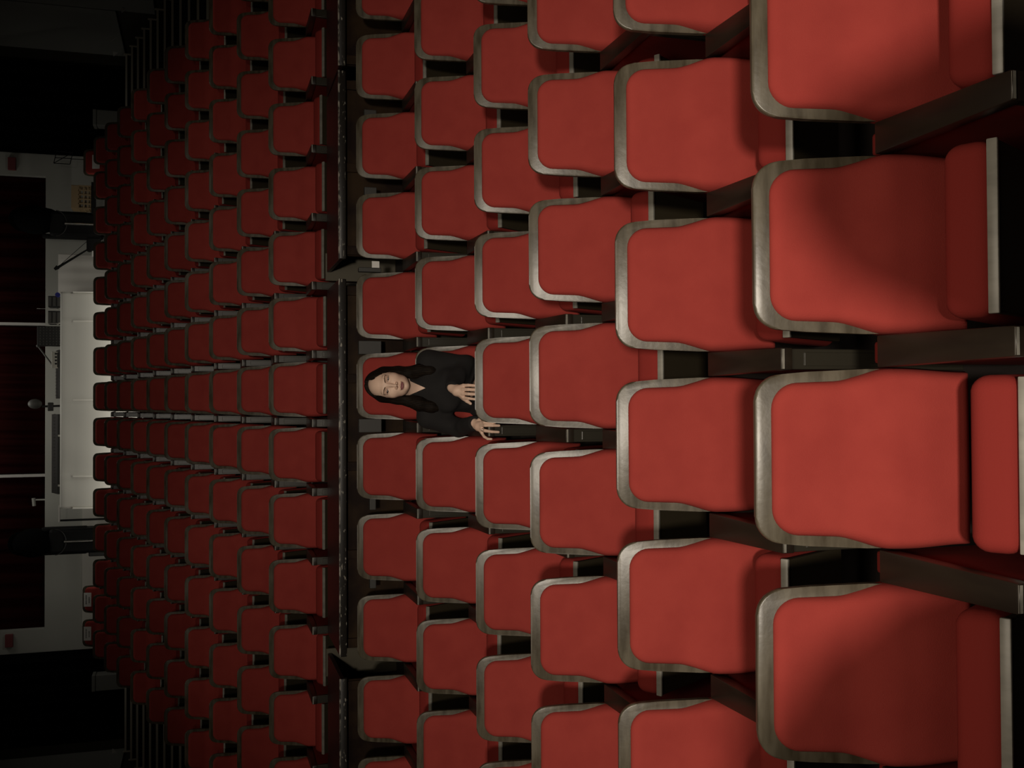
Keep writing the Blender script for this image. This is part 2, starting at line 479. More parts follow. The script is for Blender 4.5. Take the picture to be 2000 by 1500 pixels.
# folding brackets behind the sixth row (part of a rail)
BR = [(-1.15, .08, 1.06, 1.10), (-.65, .08, 1.06, 1.10), (-.15, .088, 1.022, 1.167), (.35, .088, 1.022, 1.167), (.85, .03, 1.022, 1.167), (1.35, .065, 1.05, 1.128), (1.85, .065, 1.05, 1.128)]
t = empty('rear_rail', (0, 6.57, .324), 0, 'dark rail with grey bracket plates behind the sixth row of seats', 'rail')
obj('rail_board', box_mesh('rail_board', (-3.2, 3.2, .01, .03, .0, .50), M['post'], .003), t)
for dx, w, za, zb in BR:
    obj('bracket_plate', box_mesh('bracket_plate', (-w / 2, w / 2, -.03, .01, za - .324, zb - .324), M['grey_bracket'], .004), t, (dx, 0, 0))
o = obj('paper_tag', box_mesh('paper_tag', (-.021, .021, -.003, .003, -.024, .024), M['paper']), None, (0.885, 6.545, 1.058))
tag(o, 'small white paper tag showing between two sixth row seats above the woman', 'paper tag')

# ------------------------------------------------------------------ control table at the back
t = empty('control_table', (0.055, 16.95, 2.967), 0, 'long control table hidden under a white cloth at the back wall', 'table')
obj('tabletop', box_mesh('tabletop', (-1.58, 1.58, -.38, .55, 1.16, 1.19), M['desk_front']), t)
for sx in (-1, 1):
    for sy in (-.3, .48):
        obj('leg', box_mesh('leg', (sx * 1.5 - .025, sx * 1.5 + .025, sy - .025, sy + .025, 0, 1.16), M['black_metal']), t)
# cloth: top sheet plus a hanging front with pressed folds
V, F = [], []
xs = sorted(set([-1.615 + 3.23 * j / 90 for j in range(91)]))
creases = [-1.14, 0.0, 1.18]
prof = [(0.56, 1.20), (-.36, 1.205), (-.392, 1.197), (-.402, 1.17), (-.405, 1.12), (-.408, 1.03), (-.416, .98), (-.44, .86), (-.47, .6), (-.50, .3), (-.52, .02)]
for x in xs:
    c = sum(math.exp(-((x - q) / .016) ** 2) for q in creases)
    for j, (y, z) in enumerate(prof):
        k = 0 if j < 2 else 1
        V.append((x, y - k * (0.012 * c + .006 * math.sin(x * 9 + j * .4)), z))
W = len(prof)
for a in range(len(xs) - 1):
    for b in range(W - 1): F.append((a * W + b, a * W + b + 1, (a + 1) * W + b + 1, (a + 1) * W + b))
o = obj('white_tablecloth', mesh_from('white_tablecloth', V, F, M['cloth']), None, (0.055, 16.95, 2.967))
md = o.modifiers.new('thick', 'SOLIDIFY'); md.thickness = .008; md.offset = 1
tag(o, 'white creased tablecloth hanging down the long control table', 'tablecloth')
cl = o
for q in creases + [-1.612, 1.612]:
    sv = []
    for (y, z) in prof[5:]:
        sv += [(q - .008, y - .028, z), (q + .008, y - .028, z), (q - .008, y - .008, z), (q + .008, y - .008, z)]
    sf = []
    nn = len(prof) - 5
    for a in range(nn - 1):
        b = a * 4
        sf += [(b, b + 4, b + 5, b + 1), (b + 2, b, b + 4, b + 6)[::1], (b + 1, b + 5, b + 7, b + 3), (b + 3, b + 7, b + 6, b + 2)]
    o = obj('seam', mesh_from('seam', sv, sf, M['seam'], False), cl); o['label'] = 'bright pressed seam'
# grey sheet in place of the lit wall right of the table
V, F = [], []
for j in range(31):
    x = -.32 + .64 * j / 30
    for zz in (0.0, .6, 1.0, 1.34): V.append((x, .02 * math.sin(j * .7) * (1.34 - zz), zz))
for a in range(30):
    for b in range(3): F.append((a * 4 + b, (a + 1) * 4 + b, (a + 1) * 4 + b + 1, a * 4 + b + 1))
o = obj('lit_wall_sheet', mesh_from('lit_wall_sheet', V, F, M['lit_wall_tone']), None, (2.03, 17.35, 2.967))
md = o.modifiers.new('thick', 'SOLIDIFY'); md.thickness = .02
tag(o, 'pale grey sheet standing for the lit wall beside the white tablecloth', 'sheet')

TZ = 4.184  # top of the cloth
def console(x0, x1, y, h, label, buttons):
    xc = (x0 + x1) / 2; w = (x1 - x0) / 2
    t = empty('mixing_console', (xc, y, TZ), 0, label, 'mixing console', 'dark consoles on the white table')
    bm = bmesh.new()
    add_box(bm, -w, w, -.22, .22, 0, .05, .008)
    vs = [bm.verts.new(p) for p in ((-w, -.20, .05), (w, -.20, .05), (w, .22, .05), (-w, .22, .05), (-w, .10, h), (w, .10, h), (w, .22, h), (-w, .22, h))]
    for f in ((0, 1, 5, 4), (4, 5, 6, 7), (7, 6, 2, 3), (0, 4, 7, 3), (1, 2, 6, 5)): bm.faces.new([vs[q] for q in f])
    obj('console_body', bm_mesh('console_body', bm, M['panel_dark']), t)
    for bx in buttons:
        obj('button', box_mesh('button', (bx - .014, bx + .014, -.232, -.218, .012, .04), M['led_white'], .002), t)
    n = int(w / .05)
    kb = bmesh.new()
    for j in range(n * 2):
        add_box(kb, -w + .05 + j * .05 - .006, -w + .05 + j * .05 + .006, -.08, -.06, .05 + h * .25, .05 + h * .25 + .03)
    o = obj('fader_knobs', bm_mesh('fader_knobs', kb, M['panel_grey']), t); o['kind'] = 'stuff'
    return t
console(-1.36, -.16, 16.95, .17, 'long black mixing console on the lower half of the white table', [-.47, .28])
console(.08, .82, 17.08, .13, 'flat dark mixing console at the middle of the white table', [])
def rack(x, y, w, h, label, tilt):
    t = empty('rack_unit', (x, y, TZ), 0, label, 'equipment rack', 'small racks on the white table')
    obj('housing', box_mesh('housing', (-w, w, -.10, .12, 0, h), M['panel_dark'], .006), t)
    for j in range(3):
        f = obj('display', box_mesh('display', (-w * .8, w * .8, -.112, -.098, .03 + j * h * .31, .03 + j * h * .31 + h * .20), M['panel_grey'], .003), t)
    return t
rack(1.55, 16.95, .085, .20, 'small rack of grey displays nearest the table corner with blue roll', 0)
rack(1.31, 16.95, .10, .20, 'small rack of grey displays beside the tall knob panel', 0)
for x, lx, nm in ((1.43, .34, 'larger'), (1.21, .26, 'smaller')):
    bm = bmesh.new(); add_box(bm, -.015, .015, -.002, .002, 0, lx)
    for v in bm.verts: v.co.x += v.co.z * .05; v.co.x *= (1 - .5 * v.co.z / lx)
    add_box(bm, -.11, .09, -.004, .004, .03, .05)
    o = obj('script_page', bm_mesh('script_page', bm, M['paper']), None, (x, 16.74, TZ), (0, 0, R(78)))
    tag(o, '%s pale page standing upright between the small racks' % nm, 'page', 'pages on the white table')
t = empty('knob_panel', (1.03, 16.98, TZ), 0, 'tall dark panel dense with knobs on the white table', 'control panel')
obj('panel_body', box_mesh('panel_body', (-.15, .15, -.08, .12, 0, .36), M['panel_dark'], .01), t)
kb = bmesh.new()
for a in range(7):
    for b in range(7): add_tube(kb, (-.125 + a * .042, -.08, .04 + b * .045), (-.125 + a * .042, -.10, .04 + b * .045), .010, .008, 8)
o = obj('knobs', bm_mesh('knobs', kb, M['panel_grey']), t); o['kind'] = 'stuff'
bm = bmesh.new(); add_tube(bm, (-.15, -.05, .35), (-.48, -.05, .12), .012); add_ball(bm, (-.15, -.05, .35), .025)
obj('boom_arm', bm_mesh('boom_arm', bm, M['panel_grey']), t)
t = empty('key_box', (.66, 16.74, TZ), 0, 'small white box with dark keys standing on the white table', 'keypad')
obj('box_body', box_mesh('box_body', (-.125, .125, -.03, .03, .05, .13), M['led_white'], .006), t)
for j in range(4): obj('key', box_mesh('key', (-.07 + j * .05, -.045 + j * .05, -.034, -.028, .055, .085), M['ink']), t)
obj('foot', box_mesh('foot', (-.11, .11, -.03, .08, 0, .055), M['panel_dark'], .004), t)
t = empty('desk_lamp', (-.03, 17.0, TZ), 0, 'grey desk lamp with an oval head on the white table', 'desk lamp')
bm = bmesh.new(); add_ball(bm, (.03, 0, .40), .10, .75, .55, 1.0)
obj('lamp_head', bm_mesh('lamp_head', bm, M['panel_grey'], True), t)
bm = bmesh.new(); add_tube(bm, (0, 0, 0), (-.01, 0, .30), .016); add_box(bm, -.05, .05, -.05, .05, 0, .03, .005); add_box(bm, -.08, .05, -.02, .02, .14, .22, .01)
obj('stem', bm_mesh('stem', bm, M['panel_dark']), t)
bm = bmesh.new(); add_tube(bm, (0, -.03, .035), (0, .03, .035), .035, n=18)
o = obj('tape_roll', bm_mesh('tape_roll', bm, M['blue'], True, R(40)), None, (1.635, 16.66, TZ + .004)); tag(o, 'small blue tape roll at the corner of the white table', 'tape roll')
# white tap-shaped lamp on the ledge of the back window
t = empty('ledge_lamp', (-1.60, 18.66, 4.662), 0, 'small white hooked lamp standing on the back wall ledge', 'lamp')
bm = bmesh.new(); add_tube(bm, (0, 0, 0), (0, 0, .17), .014)
obj('stem', bm_mesh('stem', bm, M['wall']), t)
bm = bmesh.new(); add_tube(bm, (.03, 0, .18), (-.10, 0, .17), .03, .028)
obj('lamp_head', bm_mesh('lamp_head', bm, M['wall'], True, R(40)), t)
# rail stub right of the table end
o = obj('handrail_stub', box_mesh('handrail_stub', (-.26, 0, -.02, .02, -.012, .012), M['white_paint'], .005), None, (-1.60, 17.5, 4.30)); tag(o, 'short pale rail between white table and black stage light', 'rail')
p = obj('rail_post', box_mesh('rail_post', (-.25, -.22, -.015, .015, -1.333, 0), M['black_metal']), o)

# ------------------------------------------------------------------ big black stage lights
def stage_light(x, lean, label, base):
    t = empty('stage_light', (x, 17.75, 2.967), 0, label, 'stage light', 'black stage lights at the back wall')
    bm = bmesh.new(); add_tube(bm, (0, -.20, .06), (0, -.20, 1.27), .024, n=16); add_tube(bm, (0, -.20, .10), (0, 0, .10), .012)
    obj('pole', bm_mesh('pole', bm, M['chrome'], True, R(40)), t)
    for a in (90, 210, 330):
        b2 = bmesh.new(); add_tube(b2, (0, 0, .25), (.35 * math.cos(R(a)), .35 * math.sin(R(a)), .01), .014)
        obj('leg', bm_mesh('leg', b2, M['black_metal']), t)
    bm = bmesh.new()
    add_box(bm, -.20, .20, -.16, .18, .72, 1.50, .05, 3)
    add_box(bm, -.22, -.15, -.06, .06, .95, 1.62, .02); add_box(bm, .15, .22, -.06, .06, .95, 1.62, .02)
    obj('yoke', bm_mesh('yoke', bm, M['black_metal']), t)
    bm = bmesh.new(); add_ball(bm, (0, 0, 0), .27, .85, 1.0, 1.12, 28, 18)
    for k in range(6):
        add_tube(bm, (0, -.02, -.20 + k * .075), (0, .0, -.195 + k * .075), .23 - abs(k - 2.5) * .015, n=24)
    obj('lamp_head', bm_mesh('lamp_head', bm, M['black'], True, R(60)), t, (lean, 0, 1.74))
    bm = bmesh.new()
    N = 14; pts = [(.20 * math.cos(math.pi * j / N + math.pi), 0, 1.40 + .16 * math.sin(math.pi * j / N + math.pi)) for j in range(N + 1)]
    for a, b in zip(pts[:-1], pts[1:]): add_tube(bm, (a[0], -.20, a[2]), (b[0], -.20, b[2]), .008, n=8)
    obj('handle', bm_mesh('handle', bm, M['panel_dark']), t)
    for (xa, xb, za, zb, hr) in base:
        obj('side_box', box_mesh('side_box', (xa, xb, -.12, .12, za, zb), M['panel_dark'], .015), t)
    return t
stage_light(2.86, .07, 'bulky black stage light on chrome pole, toward the photo top', [(.05, .22, .45, .72, 0), (-.26, -.04, .40, .70, 0)])
stage_light(-2.18, -.02, 'bulky black stage light on chrome pole, toward the photo bottom', [(-.26, -.02, .55, .92, 0), (.08, .30, .50, .62, 0), (-.32, -.1, .40, .52, 0)])

# tan crate on a stool
t = empty('stool', (3.22, 17.3, 2.967), 0, 'low black stool under the tan crate', 'stool')
obj('stool_top', box_mesh('stool_top', (-.24, .24, -.16, .16, .80, .84), M['black_metal']), t)
for sx in (-1, 1):
    for sy in (-1, 1): obj('leg', box_mesh('leg', (sx * .2 - .012, sx * .2 + .012, sy * .12 - .012, sy * .12 + .012, 0, .8), M['chrome']), t)
bm = bmesh.new()
w, d, h = .175, .14, .29
add_box(bm, -w, w, -d, d, 0, .02)
for s in (-1, 1):
    add_box(bm, -w, w, s * d - .008, s * d + .008, h - .11, h); add_box(bm, s * w - .008, s * w + .008, -d, d, h - .11, h)
    for j in range(6):
        x = -w + 2 * w * j / 5
        add_box(bm, x - .010, x + .010, s * d - .008, s * d + .008, 0, h - .1)
    for j in range(4):
        y = -d + 2 * d * j / 3
        add_box(bm, s * w - .008, s * w + .008, y - .010, y + .010, 0, h - .1)
    for z in (.05, .11): 
        add_box(bm, -w, w, s * d - .007, s * d + .007, z - .009, z + .009); add_box(bm, s * w - .007, s * w + .007, -d, d, z - .009, z + .009)
o = obj('crate', bm_mesh('crate', bm, M['crate']), None, (3.22, 17.3, 3.808)); tag(o, 'tan lattice plastic crate beside the black stage light', 'crate')
# wire music stand on the far right of the wall
bm = bmesh.new()
for a, b in (((-.09, 0, 1.20), (.10, 0, 1.16)), ((-.09, 0, 1.44), (.10, 0, 1.40)), ((-.09, 0, 1.20), (-.09, 0, 1.44)), ((.10, 0, 1.16), (.10, 0, 1.40)), ((0, 0, 1.18), (0, 0, 1.42)), ((-.09, 0, 1.44), (.10, 0, 1.16)), ((0, .02, 0), (0, .02, 1.2))): add_tube(bm, a, b, .006, n=8)
for a in (90, 210, 330): add_tube(bm, (0, .02, .3), (.09 * math.cos(R(a)), .12 * math.sin(R(a)), 0.006), .006, n=8)
o = obj('music_stand', bm_mesh('music_stand', bm, M['black_metal']), None, (3.91, 17.6, 2.967)); tag(o, 'thin black wire music stand against the grey back wall', 'music stand')
# leaning black stand with a folded boom
t = empty('boom_stand', (2.42, 17.1, 2.967), 0, 'black boom stand leaning toward the pale grey sheet', 'stand')
bm = bmesh.new(); add_tube(bm, (.18, 0, .02), (-.02, 0, .88), .035, .05); add_box(bm, -.06, .16, -.05, .05, .70, .90, .02)
obj('stand_body', bm_mesh('stand_body', bm, M['black_metal']), t)
bm = bmesh.new(); add_tube(bm, (-.02, 0, .88), (-.33, 0, 1.33), .012, .02); add_tube(bm, (.1, 0, .90), (-.30, 0, 1.30), .004); add_tube(bm, (-.31, 0, 1.31), (-.35, 0, 1.36), .035, .02)
obj('boom', bm_mesh('boom', bm, M['black_metal']), t)
t = empty('junction_box', (2.28, 16.75, 2.967), 0, 'small pale junction box low between two red seats near the boom stand', 'box')
obj('box_body', box_mesh('box_body', (-.045, .045, -.04, .04, .67, .79), M['white_paint'], .008), t)
obj('stem', box_mesh('stem', (-.012, .012, -.012, .012, 0, .67), M['black_metal']), t)

# exit signs (unlit, dull red) and paper signs
for x, z, nm in ((3.98, 5.17, 'top'), (-3.89, 5.19, 'bottom')):
    t = empty('exit_sign', (x, 18.56, z), 0, 'dull red unlit exit sign on the back wall at the photo %s' % nm, 'sign', 'red exit signs on the back wall')
    obj('housing', box_mesh('housing', (-.105, .105, -.02, .04, -.06, .06), M['sign_red'], .006), t)
for k, lab in ((-7, 'white reserved sign on the bottommost seat of the last row'), (-6, 'white reserved sign on the second seat from bottom of the last row'), (7, 'white paper sign mostly hidden behind a seat at the top of the last row')):
    t = empty('reserved_sign', (0.10 + .5 * k, 16.43, 2.967), 0, lab, 'sign', 'paper signs on the last row')
    y0, z0 = back_pt(0, .205 if k == 7 else .088, .046 if k == 7 else .034)[1:]
    pl = obj('paper', box_mesh('paper', (-.102, .102, -.0015, .0015, -.055, .055), M['paper']), t, (0, y0 - .004, z0), (-LEAN, 0, 0))
    if k == 7: continue
    bm = bmesh.new()
    rr = random.Random(k)
    for j in range(9):
        add_box(bm, -.066 + j * .0155, -.066 + j * .0155 + rr.uniform(.008, .012), -.0025, -.0014, .012, .026)
    for j in range(6):
        add_box(bm, -.050 + j * .0155, -.050 + j * .0155 + rr.uniform(.008, .012), -.0025, -.0014, -.032, -.018)
    o = obj('lettering', bm_mesh('lettering', bm, M['ink']), pl); o['kind'] = 'stuff'

# ------------------------------------------------------------------ the seated woman (one continuous surface grown from a distance field)
def sn_mesh(f, lo, hi, h):
    """surface nets: polygonise f(P)=0 inside the box lo..hi"""
    lo = np.array(lo, float); hi = np.array(hi, float)
    n = np.ceil((hi - lo) / h).astype(int) + 1
    ax = [lo[i] + h * np.arange(n[i]) for i in range(3)]
    D = np.empty(tuple(n))
    for i0 in range(0, n[0], 16):          # in slabs, to keep memory small
        X, Y, Z = np.meshgrid(ax[0][i0:i0 + 16], ax[1], ax[2], indexing='ij')
        D[i0:i0 + 16] = f(X, Y, Z)
    S = D < 0
    c = [(a, b, d) for a in (0, 1) for b in (0, 1) for d in (0, 1)]
    sl = lambda a, m: slice(a, m - 1 + a)
    cor = {k: D[sl(k[0], n[0]), sl(k[1], n[1]), sl(k[2], n[2])] for k in c}
    cnt = sum((cor[k] < 0).astype(np.int8) for k in c)
    act = (cnt > 0) & (cnt < 8)
    idx = np.argwhere(act)
    vid = -np.ones(act.shape, int); vid[act] = np.arange(len(idx))
    vals = {k: cor[k][act] for k in c}
    acc = np.zeros((len(idx), 3)); num = np.zeros(len(idx))
    for p in c:
        for ax_ in range(3):
            if p[ax_] == 0:
                q = list(p); q[ax_] = 1; q = tuple(q)
                a, b = vals[p], vals[q]
                m = (a < 0) != (b < 0)
                t = np.where(m, a / np.where(m, a - b, 1), 0)
                pt = np.tile(np.array(p, float), (len(idx), 1)); pt[:, ax_] += t
                acc[m] += pt[m]; num[m] += 1
    V = lo + h * (idx + acc / num[:, None])
    F = []
    for ax_ in range(3):
        o1, o2 = (ax_ + 1) % 3, (ax_ + 2) % 3
        a = [slice(0, n[0]), slice(0, n[1]), slice(0, n[2])]; b = list(a)
        a[ax_] = slice(0, n[ax_] - 1); b[ax_] = slice(1, n[ax_])
        A, B = S[tuple(a)], S[tuple(b)]
        E = np.argwhere(A != B)
        ok = np.ones(len(E), bool)
        for o in (o1, o2): ok &= (E[:, o] > 0) & (E[:, o] < n[o] - 1)
        E = E[ok]
        if not len(E): continue
        flip = A[tuple(E.T)]
        def v(d1, d2):
            q = E.copy(); q[:, o1] -= d1; q[:, o2] -= d2
            return vid[tuple(q.T)]
        q = np.stack([v(1, 1), v(0, 1), v(0, 0), v(1, 0)], 1)
        q[~flip] = q[~flip][:, ::-1]
        F.append(q)
    return V, np.concatenate(F)

def smin(a, b, k):
    h = np.clip(0.5 + 0.5 * (b - a) / k, 0, 1)
    return b * (1 - h) + a * h - k * h * (1 - h)
def smax(a, b, k): return -smin(-a, -b, k)
def cap(P, a, b, r0, r1):
    a = np.array(a, float); d = np.array(b, float) - a
    q = [P[i] - a[i] for i in range(3)]
    t = np.clip((q[0] * d[0] + q[1] * d[1] + q[2] * d[2]) / (d @ d), 0, 1)
    return np.sqrt(sum((q[i] - t * d[i]) ** 2 for i in range(3))) - (r0 + (r1 - r0) * t)
def ell(P, c, r):
    q = [(P[i] - c[i]) / r[i] for i in range(3)]
    k0 = np.sqrt(sum(x * x for x in q)) + 1e-9
    k1 = np.sqrt(sum((q[i] / r[i]) ** 2 for i in range(3))) + 1e-9
    return k0 * (k0 - 1) / k1
def chain(P, pts, k=0.012):
    d = None
    for (a, ra), (b, rb) in zip(pts[:-1], pts[1:]):
        e = cap(P, a, b, ra, rb); d = e if d is None else smin(d, e, k)
    return d

O = np.array([0.10, 5.566, 0.116])           # foot of the woman's seat
HC = np.array([-0.0075, -0.178, 1.068])      # centre of the head at eye height
ROLL, PITCH, YAW = R(2.5), R(7), R(-3)
Rm = (Matrix.Rotation(YAW, 3, 'Z') @ Matrix.Rotation(ROLL, 3, 'Y') @ Matrix.Rotation(-PITCH, 3, 'X'))
Rm = np.array(Rm)                            # head frame -> seat frame; the face looks along -y
def to_head(P):
    q = [P[i] - HC[i] for i in range(3)]
    return [sum(Rm[j][i] * q[j] for j in range(3)) for i in range(3)]
def from_head(p): return HC + Rm @ np.array(p, float)

def f_head(P):
    H = to_head(P)
    x, y, z = H
    ax = np.abs(x)
    A = [ax, y, z]
    d = ell(H, (0, .010, .026), (.069, .088, .074))
    d = smin(d, ell(H, (0, -.026, -.018), (.0650, .066, .088)), .03)
    d = smin(d, ell(H, (0, -.042, -.076), (.0475, .046, .036)), .03)          # jaw and chin
    d = smin(d, ell(H, (0, -.073, -.096), (.019, .018, .014)), .02)
    d = smin(d, ell(A, (.038, -.062, -.030), (.024, .024, .022)), .03)        # cheekbones
    d = smin(d, ell(A, (.026, -.082, .021), (.028, .012, .009)), .018)        # brow ridge
    d = smax(d, -ell(A, (.0335, -.112, .000), (.020, .024, .0125)), .016)     # eye sockets
    d = smin(d, ell(A, (.0335, -.0745, .0000), (.0150, .0140, .0115)), .006)  # lids over the eyeballs
    d = smin(d, cap(H, (0, -.088, .006), (0, -.1105, -.038), .0062, .0085), .012)  # nose
    d = smin(d, ell(A, (.0118, -.097, -.043), (.0072, .010, .0062)), .006)
    d = smin(d, ell(H, (0, -.0935, -.0665), (.022, .010, .0055)), .007)       # lips
    d = smin(d, ell(H, (0, -.0920, -.0765), (.018, .010, .0060)), .007)
    d = smax(d, -ell(H, (0, -.1045, -.0712), (.021, .006, .0016)), .004)
    d = smin(d, ell(A, (.071, .010, -.020), (.008, .020, .030)), .006)        # ears
    return d

NECK0 = from_head((0, .018, -.075))
SHL, SHR = (0.116, -.145, .836), (-0.180, -.145, .838)
ELL_, ELR = (0.102, -.205, .645), (-0.243, -.205, .684)
WRL, WRR = (-0.022, -.342, .752), (-0.214, -.398, .652)
CH = (-0.036, -.150, .80)
def f_torso(P, g=0.0):
    d = cap(P, (-.036, -.145, .77), (-.034, -.150, .50), .112, .120)
    d = np.minimum(d, ell(P, (-.037, -.150, .775), (.142, .092, .105)))
    d = smin(d, ell(P, (-.034, -.170, .500), (.165, .125, .085)), .06)        # hips
    d = smin(d, cap(P, SHL, SHR, .050, .050), .05)
    A = [np.abs(P[0] + .036), P[1], P[2]]
    d = smin(d, ell(A, (.062, -.228, .745), (.052, .045, .050)), .035)        # bust
    d = smin(d, chain(P, [((-.030, -.140, .865), .060), (NECK0, .046)]), .035)
    return d - g
def f_arms(P, g=0.0):
    a = chain(P, [(SHL, .052), (ELL_, .039), (WRL, .029)], .02)
    b = chain(P, [(SHR, .050), (ELR, .037), (WRR, .029)], .02)
    return np.minimum(a, b) - g
def f_legs(P, g=0.0):
    r = chain(P, [((-.095, -.17, .535), .088), ((.075, -.60, .610), .058), ((.170, -.665, .26), .036), ((.178, -.655, .20), .032)], .03)
    l = chain(P, [((.055, -.17, .525), .088), ((-.02, -.60, .500), .056), ((-.03, -.58, .16), .036), ((-.03, -.575, .09), .033)], .03)
    return np.minimum(r, l) - g

# hands: palm slab and five unequal fingers, each a bent chain; the data are joints in the seat frame
LH = dict(palm=[((-.024, -.346, .752), .026), ((-.042, -.374, .734), .031)],
          knuckles=[(-.016, -.412, .7100), (-.0365, -.416, .7125), (-.0580, -.416, .7120), (-.0780, -.410, .7095)],
          fingers=[[(-.016, -.412, .7100), (-.0150, -.436, .690), (-.0165, -.450, .668), (-.018, -.455, .656)],
                   [(-.0365, -.416, .7125), (-.0370, -.444, .692), (-.0385, -.459, .664), (-.040, -.463, .648)],
                   [(-.0580, -.416, .7120), (-.0600, -.446, .691), (-.0620, -.461, .660), (-.064, -.465, .642)],
                   [(-.0780, -.410, .7095), (-.0830, -.440, .690), (-.0870, -.456, .664), (-.089, -.460, .648)]],
          thumb=[(-.056, -.366, .726), (-.082, -.396, .706), (-.097, -.418, .692), (-.110, -.434, .678)],
          wrist=WRL)
RH = dict(palm=[((-.216, -.404, .646), .023), ((-.228, -.432, .634), .026)],
          knuckles=[(-.206, -.468, .628), (-.222, -.474, .629), (-.240, -.474, .628), (-.258, -.467, .627)],
          fingers=[[(-.206, -.468, .628), (-.205, -.500, .622), (-.206, -.524, .598), (-.206, -.530, .574)],
                   [(-.222, -.474, .629), (-.221, -.508, .620), (-.222, -.528, .586), (-.223, -.531, .553)],
                   [(-.243, -.472, .628), (-.249, -.506, .620), (-.254, -.526, .588), (-.256, -.530, .556)],
                   [(-.258, -.467, .627), (-.264, -.500, .619), (-.262, -.522, .588), (-.260, -.527, .556)]],
          thumb=[(-.206, -.418, .636), (-.186, -.444, .622), (-.182, -.468, .612), (-.184, -.486, .602)],
          pinky=None, wrist=WRR)
# on the armrest the little finger is the outermost one: spread it away from the ring finger
RH['fingers'][3] = [(-.262, -.464, .6265), (-.280, -.486, .620), (-.291, -.503, .606), (-.292, -.510, .588)]
def f_hand(P, Hd):
    d = chain(P, [(Hd['wrist'], .026)] + Hd['palm'], .012)
    w = np.array(Hd['palm'][0][0])
    for kn in Hd['knuckles']:                                   # four metacarpals make the palm
        d = smin(d, cap(P, w * .45 + np.array(Hd['palm'][1][0]) * .55, kn, .0145, .0100), .010)
    for j, fg in enumerate(Hd['fingers']):
        s = (0.94, 1.0, 0.97, 0.84)[j]
        e = chain(P, [(fg[0], .0098 * s), (fg[1], .0088 * s), (fg[2], .0078 * s), (fg[3], .0068 * s)], .002)
        d = smin(d, e, .003)
    t = Hd['thumb']
    return smin(d, chain(P, [(t[0], .0145), (t[1], .0115), (t[2], .0098), (t[3], .0075)], .003), .006)

def f_skin_low(P): return np.minimum(np.minimum(f_torso(P), f_arms(P)), f_legs(P))
def f_skin_high(P):
    return smin(f_head(P), f_torso(P), .018)

def slot_head(c):
    """material slots of the skin: 0 skin, 1 lips, 2 eye white, 3 iris, 4 brows, 5 lid line"""
    H = to_head([c[:, 0], c[:, 1], c[:, 2]])
    x, y, z = H; ax = np.abs(x); s = np.zeros(len(c), int)
    front = y < -.06
    lw = np.clip(1 - (ax / .0225) ** 2, 0, 1)
    lip = front & (ax < .0225) & (z < -.0712 + .0078 * lw - .0014 * np.exp(-(ax / .004) ** 2)) & (z > -.0712 - .0115 * lw)
    s[lip] = 1
    ex = (ax - .0335) / .0155
    up = .0050 * (1 - ex ** 2) - .0004; dn = -.0038 * (1 - ex ** 2)
    eye = front & (np.abs(ex) < 1) & (z < up) & (z > dn)
    lidl = front & (np.abs(ex) < 1.06) & (z >= up) & (z < up + .0024) & ~eye
    s[lidl] = 5
    crease = front & (np.abs(ex) < 1.0) & (np.abs(z - (.0108 - .004 * ex ** 2)) < .0009)
    s[crease] = 5
    s[eye] = 2
    ir = eye & (np.hypot(ax - .0335 + .0008 * np.sign(x), (z - .0008)) < .0062)
    s[ir] = 3
    bx = (ax - .033) / .021
    br = front & (np.abs(bx) < 1) & (np.abs(z - (.0205 - .0045 * bx ** 2 + .0020 * bx)) < .0021 * (1.15 - .5 * bx))
    s[br] = 4
    nost = front & (np.hypot(ax - .0068, (z + .0515) * 1.5) < .0036) & (y < -.09)
    s[nost] = 5
    return s

def f_of(fn, *a): return lambda X, Y, Z: fn([X, Y, Z], *a)
parts = []
parts.append((sn_mesh(f_of(f_skin_high), (-.16, -.34, .835), (.14, -.02, 1.215), .0016), True))
parts.append((sn_mesh(f_of(f_skin_low), (-.36, -.78, .06), (.30, .02, .93), .010), False))
for Hd in (LH, RH):
    q = np.array([Hd['wrist']] + Hd['knuckles'] + Hd['thumb'] + [p for fg in Hd['fingers'] for p in fg])
    parts.append((sn_mesh(f_of(f_hand, Hd), q.min(0) - .032, q.max(0) + .032, .0022), False))
Vs, Fs, Ms, n0 = [], [], [], 0
for (V, F), hd in parts:
    Vs.append(V); Fs.append(F + n0); n0 += len(V)
    Ms.append(slot_head(V[F].mean(1)) if hd else np.zeros(len(F), int))
V = np.concatenate(Vs); F = np.concatenate(Fs); MI = np.concatenate(Ms)
def np_mesh(name, V, F, mats, mi=None):
    me = bpy.data.meshes.new(name)
    me.from_pydata(V.tolist(), [], F.tolist()); me.update()
    for m in mats: me.materials.append(m)
    me.polygons.foreach_set('use_smooth', [True] * len(F))
    if mi is not None: me.polygons.foreach_set('material_index', mi.tolist())
    me.update(); return me
body = obj('person', np_mesh('person', V, F, [M['skin'], M['lip'], M['sclera'], M['iris'], M['brow'], M['lid']], MI), None, tuple(O))
tag(body, 'woman with long dark hair in a black long sleeved top, seated among red seats', 'person')

